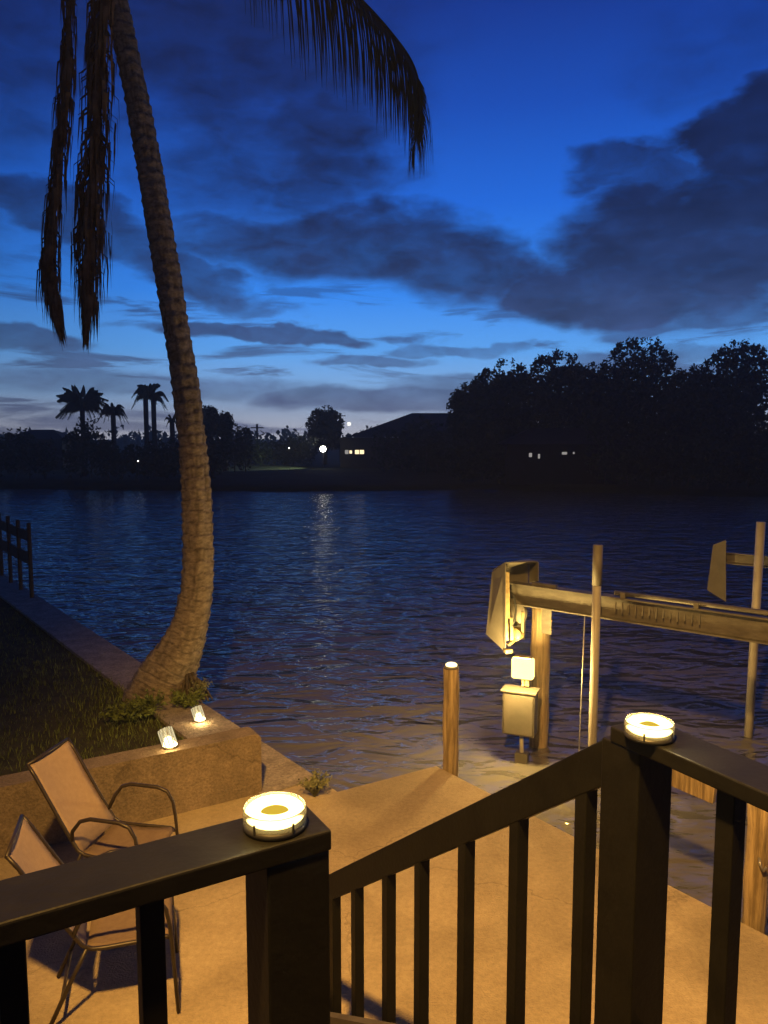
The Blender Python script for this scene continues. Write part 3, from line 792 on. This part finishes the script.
bs = [(492, 398, 74, 54.5, 'dark hedge under the small tree left of the tall row'), (565, 384, 90, 54, 'dark hedge under the flat topped tree'), (645, 380, 96, 53, 'dark hedge under the tallest tree'),
      (728, 380, 96, 51, 'dark hedge under the spiky tree at the right'), (810, 380, 90, 51, 'dark hedge past the right edge'),
      (20, 425, 60, 58, 'lumpy dark bush at far left of the opposite shore'), (-40, 428, 70, 58, 'dark bush beyond the left edge of the opposite shore'),
      (84, 415, 40, 58, 'dark bush below the full fan palm on the opposite shore'), (135, 438, 70, 57, 'low dark bush below the twin trunked palm'), (190, 434, 60, 57, 'dark bush behind the leaning palm trunk'),
      (228, 421, 44, 66, 'taller dark bush just right of the leaning palm'), (262, 437, 56, 80, 'low dark bush around the utility pole'), (298, 434, 30, 80, 'low dark bush left of the round crowned tree'),
      (405, 419, 56, 66, 'dark shrub mass in front of the house roof'), (443, 420, 46, 62, 'dark shrub between the house and the tall trees')]
bs += [(500, 436, 90, 52.6, 'low dark waterside hedge below the small left tree of the row'), (640, 430, 90, 50.5, 'low dark waterside hedge below the tallest tree'), (730, 430, 100, 47.5, 'low dark waterside hedge near the right edge'), (600, 404, 90, 56.5, 'dark shrubbery behind the dim windows at right')]
for (px, yt, wp, Y, lb) in bs: bush(px, yt, wp, Y, lb, dens=2.2 if px > 460 else 1.3)
tree(325, 407, 40, 82, 'round crowned dark tree beside the bright floodlight', ybot=452, name='round_tree', dens=1.1, s=.24)
tree(208, 406, 24, 66, 'narrow dark tree right against the leaning palm trunk', ybot=440, dens=.6, s=.2)
tree(224, 412, 20, 68, 'second narrow dark tree right of the leaning palm trunk', ybot=440, dens=.6, s=.2)
# pine
def pine(px, ytop, Y, wp, label):
    top = dp(px, ytop, Y); g0 = Vector((top.x, Y, -.1)); t = thing('pine_tree', label, 'tree', g0); W_ = wp*Y/F
    MB().tube([g0, top], [.15, .02], 7).build('trunk', M['bark_far'], t); cr = MB(); H = top.z-g0.z
    for k in range(14):
        f = k/14; z = g0.z+H*(.25+.75*f); r = W_*.5*(1-f)+.15
        for j in range(6):
            an = j*1.05+k; e = Vector((g0.x+math.cos(an)*r, Y+math.sin(an)*r, z+.1)); leaves(cr, Vector((g0.x, Y, z)).lerp(e, .6), (r*.4, r*.4, .14), 16, .15, 0)
    cr.build('crown', M['leaf_far'], t)
pine(248, 428, 84, 14, 'small feathery pine left of the utility pole')
up = thing('utility_pole', 'thin utility pole rising over the far hedge', 'pole', gp(257, 440, 0) if False else (dp(257, 424, 84).x, 84, 0))
tp_ = dp(257, 424, 84); MB().tube([(tp_.x, 84, 0), tp_], .11, 8).build('pole', M['bark_far'], up)
MB().beam(tp_+Vector((-.7, 0, -.4)), tp_+Vector((.7, 0, -.4)), .12, .12).build('crossarm', M['bark_far'], up)
tp2 = dp(340, 413, 84); up2 = thing('utility_pole', 'thin pole with crossbars right of the round crowned tree', 'pole', (tp2.x, 84, 0))
MB().tube([(tp2.x, 84, 0), tp2], .10, 8).build('pole', M['bark_far'], up2)
for dz in (-.3, -.9): MB().beam(tp2+Vector((-.6, 0, dz)), tp2+Vector((.6, 0, dz)), .1, .1).build('crossarm', M['bark_far'], up2)
# far palms
def far_palm(px, yc, wpx, Y, label, trunks=(0,), nf=15, seed=1, droop=.5, curve=0):
    random.seed(seed); c = dp(px, yc, Y); t = thing('palm_tree', label, 'palm tree', (c.x, Y, -.2), 0, 'palms across the water')
    for off in trunks:
        cc = c+Vector((off, 0, -abs(off)*.6))
        MB().tube([(c.x+off*1.2, Y, -.3), (c.x+off, Y, c.z*.5), cc], [.24, .19, .2], 8).build('trunk', M['bark_far'], t)
    R_ = wpx*.6*Y/F
    for k in range(nf):
        a = 2*math.pi*k/nf+random.uniform(-.15, .15); e = random.uniform(-.35, 1.15)
        d = Vector((math.cos(a)*math.cos(e), math.sin(a)*math.cos(e), math.sin(e)))
        tip = c+d*R_*random.uniform(.85, 1.05)+Vector((0, 0, -R_*droop*math.cos(e)))
        mid = c+d*R_*.6+Vector((0, 0, R_*.06))
        frond([c, c.lerp(mid, .5)+Vector((0, 0, R_*.06)), mid, tip], R_*.30, M['leaf_far'], t, hang=.45, n_=24, wid=.10)
far_palm(82, 405, 46, 60, 'full fan shaped palm silhouette, leftmost on the far shore', seed=3, nf=44, droop=.22)
far_palm(113, 412, 26, 60, 'small ragged palm between the fan palm and the twin trunked palm', seed=5, nf=24, droop=.6)
far_palm(150, 396, 36, 60, 'tall palm with arching fronds and paired trunks left of the leaning palm', trunks=(.25, -.35), seed=9, nf=20, droop=.45)
far_palm(172, 420, 16, 60, 'small palm peeking out behind the leaning trunk', seed=12, nf=9)

# ------------------------------------------------------------ houses, lights across the water
def rect(mb, x0, x1, y0, y1, Y, t=.06): 
    a = dp(x0, y1, Y); b2 = dp(x1, y0, Y); mb.box(((a.x+b2.x)/2, Y, (a.z+b2.z)/2), (b2.x-a.x, t, b2.z-a.z)); return mb
YH = 74
h = thing('house', 'low dark house with a hipped roof and two lit windows across the water', 'house', (dp(400, 440, YH).x, YH+3, 0))
x0 = dp(340, 440, YH).x; x1 = dp(500, 440, YH).x
hw_ = MB(); hw_.box(((x0+x1)/2, YH+4, 1.3), (x1-x0, 8, 2.9)); hw_.build('wall', M['housewall'], h)
rf = MB(); ze = dp(350, 437, YH).z; zr_ = dp(420, 415, YH).z; xa = dp(346, 437, YH-1).x; xb = x1+1
rv = [(xa, YH-.8, ze), (xb, YH-.8, ze), (xb, YH+9, ze), (xa, YH+9, ze), (dp(412, 415, YH+4).x, YH+4, zr_+.3), (xb-5, YH+4, zr_+.3)]
rf.add(rv, [(0, 1, 5, 4), (1, 2, 5), (2, 3, 4, 5), (3, 0, 4), (0, 3, 2, 1)]); rf.build('roof', M['roof'], h)
def win(x0, x1, y0, y1, m_):
    f = rect(MB(), x0-.5, x1+.5, y0-.5, y1+.5, YH-.03, .06).build('window', M['housewall'], h)
    rect(MB(), x0, x1, y0, y1, YH-.08, .03).build('pane', m_, f)
win(345, 348.5, 450, 454, M['window_dim']); win(349.5, 352, 450.5, 453.5, M['window']); win(355, 359, 450, 454, M['window']); win(359.8, 364, 450, 454, M['window'])
fx = dp(323, 449, YH-2)
fl_ = thing('floodlight', 'brilliant white floodlight at the left corner of the far house', 'lamp', (fx.x, fx.y, fx.z))
MB().lathe(fx, [(0.001, -.3), (.22, -.2), (.3, 0), (.22, .2), (0.001, .3)], 16).build('bulb', M['flood'], fl_)
MB().tube([(fx.x, fx.y+.1, 0), (fx.x, fx.y+.1, fx.z-.2)], .03, 8).build('pole', M['bark_far'], fl_)
pl_ = bpy.data.lights.new('floodlight_beam', 'SPOT'); pl_.energy = 2500; pl_.color = (.9, 1, .8); pl_.shadow_soft_size = .15; pl_.spot_size = R(95); pl_.spot_blend = .6
plo = bpy.data.objects.new('floodlight_beam', pl_); COL.objects.link(plo); plo.location = (fx.x-.3, fx.y+.1, fx.z+.9)
plo.rotation_euler = (Vector((-8, 1.5, -2.6))).to_track_quat('-Z', 'Y').to_euler()
def tiny(px, py, Y, r, label, m_=None):
    p = dp(px, py, Y); t = thing('distant_lamp', label, 'lamp', p)
    MB().lathe(p, [(0.001, -r), (r*.8, -r*.5), (r, 0), (r*.8, r*.5), (0.001, r)], 10).build('bulb', m_ or M['tinylamp'], t)
    MB().tube([(p.x, p.y+.05, -.3), (p.x, p.y+.05, p.z-r)], .015, 6).build('pole', M['bark_far'], t)
tiny(289, 448, 68, .06, 'tiny white lamp left of the bright floodlight')
tiny(138, 461, 55, .05, 'faint tiny lamp below the tall twin trunked palm')
# second house glimpsed among the right trees
YG = 52.4
h2 = thing('house', 'barely visible dark house at right, small pale windows glimpsed in black foliage', 'house', (dp(545, 455, YG).x, YG, 0))
xa, xb = dp(505, 440, YG).x, dp(615, 440, YG).x
for (q0_, q1_, r0, r1, m_) in ((529, 532, 453, 457, 'window_dim'), (538, 540, 454, 458.5, 'window_dim'), (562, 567, 452, 454.5, 'window_dim'), (573, 574.5, 452, 454, 'window_dim')):
    f = rect(MB(), q0_-.4, q1_+.4, r0-.4, r1+.4, YG-.93, .06).build('window', M['housewall'], h2)
    rect(MB(), q0_, q1_, r0, r1, YG-.98, .03).build('pane', M[m_], f)
MB().box(((xa+xb)/2, YG+1.1, 1.1), (xb-xa, 4, 2.8)).build('wall', M['roof'], h2)
rf = MB(); rv = [(xa-.4, YG-1.2, 2.4), (xb+.4, YG-1.2, 2.4), (xb+.4, YG+3.4, 2.4), (xa-.4, YG+3.4, 2.4), (xa+2, YG+1.1, 3.5), (xb-2, YG+1.1, 3.5)]
rf.add(rv, [(0, 1, 5, 4), (1, 2, 5), (2, 3, 4, 5), (3, 0, 4), (0, 3, 2, 1)]); rf.build('roof', M['roof'], h2)
# dark house far left behind the bushes
YL = 70
h3 = thing('house', 'dark low house behind the bushes at far left of the opposite shore', 'house', (dp(30, 440, YL).x, YL, 0))
xa, xb = dp(5, 440, YL).x, dp(62, 440, YL).x
MB().box(((xa+xb)/2, YL+2, 1.2), (xb-xa, 4, 2.8)).build('wall', M['housewall'], h3)
rf = MB(); rv = [(xa-.4, YL-.3, 2.6), (xb+.4, YL-.3, 2.6), (xb+.4, YL+4.4, 2.6), (xa-.4, YL+4.4, 2.6), (xa+1.6, YL+2, 3.5), (xb-1.6, YL+2, 3.5)]
rf.add(rv, [(0, 1, 5, 4), (1, 2, 5), (2, 3, 4, 5), (3, 0, 4), (0, 3, 2, 1)]); rf.build('roof', M['roof'], h3)
# low distant tree line that closes the horizon
mb = MB(); random.seed(5)
for k in range(170):
    x = -285+k*3.35+random.uniform(-1, 1); Y = 150+random.uniform(-8, 8)
    hh = random.uniform(3.4, 5.2)
    leaves(mb, (x, Y, hh*.45), (4, 2, hh*.55), 60, .9, 0)
tag(mb.build('distant_woods', M['leaf_far']), 'far low tree line closing the horizon', 'woods', kind='stuff')
mb = MB(); random.seed(8)
for k in range(40): leaves(mb, (3+k*1.6, 66+random.uniform(-2, 2), random.uniform(1.2, 2.2)), (2, 1.5, 2.6), 260, .5, 0)
tag(mb.build('woods', M['leaf_far']), 'black undergrowth filling the gaps behind the tall right hand trees', 'woods', kind='stuff')
# moon
mp_ = dp(349, 424, 900)
mo = MB(); mo.lathe(mp_, [(0.001, -2.4), (1.7, -1.7), (2.4, 0), (1.7, 1.7), (0.001, 2.4)], 20)
tag(mo.build('moon', M['moon']), 'small bright moon low over the far house', 'moon')

# ------------------------------------------------------------ sky
world = bpy.data.worlds.new('World'); sc.world = world; world.use_nodes = True
n = world.node_tree; n.nodes.clear()
def N(t, **k):
    q = n.nodes.new(t)
    for a, v in k.items(): setattr(q, a, v)
    return q
def mth(op, a, b=None, clamp=False):
    q = N('ShaderNodeMath', operation=op); q.use_clamp = clamp
    for i, v in enumerate((a, b)):
        if v is None: continue
        if isinstance(v, (int, float)): q.inputs[i].default_value = v
        else: n.links.new(v, q.inputs[i])
    return q.outputs[0]
tc = N('ShaderNodeTexCoord'); D = tc.outputs['Generated']
sx = N('ShaderNodeSeparateXYZ'); n.links.new(D, sx.inputs[0])
az = mth('MULTIPLY', mth('ARCTAN2', sx.outputs[0], sx.outputs[1]), 57.29578)
el = mth('MULTIPLY', mth('ARCSINE', sx.outputs[2]), 57.29578)
def ramp(inp, lo, hi, stops):
    mr = N('ShaderNodeMapRange'); mr.inputs[1].default_value = lo; mr.inputs[2].default_value = hi; n.links.new(inp, mr.inputs[0])
    cr = N('ShaderNodeValToRGB'); e = cr.color_ramp.elements
    while len(e) > 1: e.remove(e[-1])
    for i, (p, c) in enumerate(stops):
        q = e[0] if i == 0 else e.new((p-lo)/(hi-lo))
        q.position = (p-lo)/(hi-lo); q.color = c
    n.links.new(mr.outputs[0], cr.inputs[0]); return cr.outputs[0]
base = ramp(el, -5, 60, [(-5, s2l(70, 85, 115)), (0, s2l(206, 206, 216)), (1.5, s2l(178, 194, 220)), (3, s2l(140, 184, 232)), (6, s2l(92, 164, 240)), (10, s2l(50, 134, 236)), (16, s2l(27, 100, 210)), (22, s2l(18, 72, 172)), (28, s2l(12, 49, 134)), (38, s2l(11, 42, 116)), (60, s2l(9, 34, 96))])
cloudc = ramp(el, -5, 60, [(-5, s2l(60, 66, 90)), (0, s2l(100, 106, 136)), (3, s2l(78, 94, 134)), (7, s2l(50, 72, 118)), (11, s2l(29, 50, 96)), (16, s2l(15, 35, 80)), (24, s2l(10, 29, 76)), (36, s2l(10, 28, 74)), (60, s2l(8, 24, 66))])
# warp
def noise_(vec, scale, det, dist=0, rough=.55):
    q = N('ShaderNodeTexNoise'); q.inputs['Scale'].default_value = scale; q.inputs['Detail'].default_value = det; q.inputs['Distortion'].default_value = dist; q.inputs['Roughness'].default_value = rough
    n.links.new(vec, q.inputs['Vector']); return q
# cloud plane coordinates: direction projected on a layer overhead
zc = mth('ADD', mth('MAXIMUM', sx.outputs[2], 0), .12)
cv = N('ShaderNodeCombineXYZ'); n.links.new(mth('DIVIDE', sx.outputs[0], zc), cv.inputs[0]); n.links.new(mth('DIVIDE', sx.outputs[1], zc), cv.inputs[1])
ae = N('ShaderNodeCombineXYZ'); n.links.new(az, ae.inputs[0]); n.links.new(mth('MULTIPLY', el, 2.2), ae.inputs[1])
w1 = noise_(ae.outputs[0], .11, 5); w2 = noise_(ae.outputs[0], .3, 9, .4, .62)
sw1 = N('ShaderNodeSeparateColor'); n.links.new(w1.outputs['Color'], sw1.inputs[0])
azw = mth('ADD', az, mth('MULTIPLY', mth('SUBTRACT', sw1.outputs[0], .5), 13))
elw = mth('ADD', el, mth('MULTIPLY', mth('SUBTRACT', sw1.outputs[1], .5), mth('ADD', mth('MULTIPLY', mth('MAXIMUM', el, 0), .42), 1.2)))
P2 = N('ShaderNodeCombineXYZ'); n.links.new(azw, P2.inputs[0]); n.links.new(elw, P2.inputs[1])
blobs = [  # px, py, rx, ry, slope degrees, strength, softness
 (225, 50, 190, 95, 0, .85, 1), (325, 150, 85, 95, 25, .85, .9), (250, 150, 120, 75, 0, .7, 1), (70, 212, 130, 28, -8, .75, .45), (190, 268, 90, 30, -20, .8, .45),
 (340, 246, 165, 38, -4, .9, .6), (490, 270, 140, 38, -6, .92, .6), (710, 238, 180, 102, 8, 1, .4), (620, 290, 150, 40, -2, 1, .35),
 (640, 158, 70, 26, 5, .8, .6), (748, 150, 90, 66, 25, 1, .45), (730, 40, 110, 60, 0, .3, 1), (262, 334, 118, 11, -2, .9, .3), (35, 342, 75, 14, -4, .8, .35),
 (690, 322, 90, 14, 4, .8, .4), (390, 399, 130, 13, 0, .8, .4), (150, 385, 190, 12, -2, .6, .6), (640, 358, 110, 12, 0, .7, .5), (0, 40, 100, 110, 0, .6, .9), (480, 385, 90, 9, 0, .6, .5),
 (375, 362, 60, 8, 0, .7, .4), (230, 300, 60, 9, -10, .6, .5), (450, 350, 60, 7, 0, .6, .4), (-160, 220, 160, 50, 0, .9, .5), (980, 200, 150, 110, 0, 1, .5), (1200, 330, 200, 20, 0, .8, .5), (-420, 120, 200, 90, 0, .9, .6)]
tot = None
for (bx_, by_, rx, ry, sl, stg, soft) in blobs:
    a0_, e0_ = azel(bx_, by_); a1_, _ = azel(bx_+rx, by_); _, e1_ = azel(bx_, by_-ry)
    mp = N('ShaderNodeMapping', vector_type='TEXTURE'); mp.inputs['Location'].default_value = (a0_, e0_, 0); mp.inputs['Rotation'].default_value = (0, 0, R(sl)); mp.inputs['Scale'].default_value = (abs(a1_-a0_), abs(e1_-e0_), 1)
    n.links.new(P2.outputs[0], mp.inputs[0]); ln = N('ShaderNodeVectorMath', operation='LENGTH'); n.links.new(mp.outputs[0], ln.inputs[0])
    mr = N('ShaderNodeMapRange', interpolation_type='SMOOTHSTEP'); mr.inputs[1].default_value = 1+soft*.5; mr.inputs[2].default_value = 1-soft*.7; mr.inputs[3].default_value = 0; mr.inputs[4].default_value = stg
    n.links.new(ln.outputs['Value'], mr.inputs[0])
    tot = mr.outputs[0] if tot is None else mth('MAXIMUM', tot, mr.outputs[0])
# break up with fine noise
brk_ = mth('MULTIPLY', mth('SUBTRACT', w2.outputs[0], .5), .95)
edge = mth('MULTIPLY', mth('MULTIPLY', tot, mth('SUBTRACT', 1.15, tot)), 3.2)
al = mth('ADD', tot, mth('MULTIPLY', brk_, edge), clamp=True)
# thin streaks near the horizon
st2 = N('ShaderNodeCombineXYZ'); n.links.new(mth('MULTIPLY', az, .5), st2.inputs[0]); n.links.new(mth('MULTIPLY', el, 4.2), st2.inputs[1])
sn = noise_(st2.outputs[0], .16, 7, .5, .6)
smr = N('ShaderNodeMapRange', interpolation_type='SMOOTHSTEP'); smr.inputs[1].default_value = .51; smr.inputs[2].default_value = .62; smr.inputs[4].default_value = .8; n.links.new(sn.outputs[0], smr.inputs[0])
em = N('ShaderNodeMapRange', interpolation_type='SMOOTHSTEP'); em.inputs[1].default_value = 15; em.inputs[2].default_value = 7; n.links.new(el, em.inputs[0])
al = mth('MAXIMUM', al, mth('MULTIPLY', smr.outputs[0], em.outputs[0]))
# lighter wisps inside the clouds
cn = noise_(ae.outputs[0], .2, 7)
cm = N('ShaderNodeMapRange'); cm.inputs[1].default_value = .3; cm.inputs[2].default_value = .7; cm.inputs[3].default_value = .72; cm.inputs[4].default_value = 1.35; n.links.new(cn.outputs[0], cm.inputs[0])
cc = N('ShaderNodeVectorMath', operation='SCALE'); n.links.new(cloudc, cc.inputs[0]); n.links.new(cm.outputs[0], cc.inputs['Scale'])
mx = N('ShaderNodeMix', data_type='RGBA'); n.links.new(al, mx.inputs[0]); n.links.new(base, mx.inputs[6]); n.links.new(cc.outputs[0], mx.inputs[7])
# dimmer towards the left and behind
dm = N('ShaderNodeMapRange', interpolation_type='SMOOTHSTEP'); dm.inputs[1].default_value = -32; dm.inputs[2].default_value = -6; dm.inputs[3].default_value = .62; dm.inputs[4].default_value = 1; n.links.new(az, dm.inputs[0])
ab_ = N('ShaderNodeMapRange', interpolation_type='SMOOTHSTEP'); ab_.inputs[1].default_value = 45; ab_.inputs[2].default_value = 110; ab_.inputs[3].default_value = 1; ab_.inputs[4].default_value = .22; n.links.new(mth('ABSOLUTE', az), ab_.inputs[0])
dmv = mth('MULTIPLY', dm.outputs[0], ab_.outputs[0])
sc2 = N('ShaderNodeVectorMath', operation='SCALE'); n.links.new(mx.outputs[2], sc2.inputs[0]); n.links.new(dmv, sc2.inputs['Scale'])
# a little true twilight sky underneath
ns = N('ShaderNodeTexSky', sky_type='NISHITA'); ns.sun_disc = False; ns.sun_elevation = R(-4); ns.sun_rotation = R(-10)
nsc = N('ShaderNodeVectorMath', operation='SCALE'); n.links.new(ns.outputs[0], nsc.inputs[0]); nsc.inputs['Scale'].default_value = .05
ad = N('ShaderNodeVectorMath', operation='ADD'); n.links.new(sc2.outputs[0], ad.inputs[0]); n.links.new(nsc.outputs[0], ad.inputs[1])
bg = N('ShaderNodeBackground'); n.links.new(ad.outputs[0], bg.inputs[0]); bg.inputs[1].default_value = 1.15
wo = N('ShaderNodeOutputWorld'); n.links.new(bg.outputs[0], wo.inputs[0])

# ------------------------------------------------------------ lights
def spot(name, loc, tgt, energy, col, size=.12, cone=110, blend=.5):
    l = bpy.data.lights.new(name, 'SPOT'); l.energy = energy; l.color = col; l.shadow_soft_size = size; l.spot_size = R(cone); l.spot_blend = blend
    o = bpy.data.objects.new(name, l); COL.objects.link(o); o.location = loc
    o.rotation_euler = (Vector(tgt)-Vector(loc)).to_track_quat('-Z', 'Y').to_euler(); return o
spot('porch_floodlight', (-.6, .2, ZC+3.2), (1.35, 5.4, 0), 4700, (1, .53, .115), .14, 82, 1.0)
def pnt(name, loc, e, col, s_):
    l = bpy.data.lights.new(name, 'POINT'); l.energy = e; l.color = col; l.shadow_soft_size = s_
    o = bpy.data.objects.new(name, l); COL.objects.link(o); o.location = loc
for px_, py_, z_, e_ in ((170, 747, .52, 2.2), (200, 721, .012, 3.2)):
    q_ = gp(px_, py_, z_); pnt('patio_lamp_bulb', (q_.x+.03, q_.y-.085, z_+.055), e_, (1, .66, .26), .03)
for q_ in (l1, l2): pnt('deck_lamp_bulb', (q_.x, q_.y, Zr+.075), 3.5, (1, .78, .36), .03)
pnt('lantern_bulb', (lx.x-.12, lx.y-.25, lx.z+.05), 230, (1, .66, .2), .1)

sc.view_settings.view_transform = 'Standard'; sc.view_settings.look = 'None'; sc.view_settings.exposure = 0; sc.view_settings.gamma = 1
sc.cycles.use_denoising = True
sc.cycles.max_bounces = 6; sc.cycles.sample_clamp_indirect = 4


hz = MB(); hz.box((0, 125, 5.5), (640, 410, 19.2)); hmat = bpy.data.materials.new('haze_air'); ho = hz.build('haze', hmat)  # added haze volume, put in for a warm veil and glow round the lamps
hmat.use_nodes = True; hn = hmat.node_tree; hn.nodes.clear()
pv = hn.nodes.new('ShaderNodeVolumePrincipled'); ov = hn.nodes.new('ShaderNodeOutputMaterial'); hn.links.new(pv.outputs[0], ov.inputs['Volume'])
pv.inputs['Color'].default_value = (.8, .78, .74, 1); pv.inputs['Density'].default_value = .0021; pv.inputs['Anisotropy'].default_value = .65
tag(ho, 'thin haze added over the canal for a warm veil and lamp glow', 'haze', kind='stuff')
sc.cycles.volume_bounces = 0
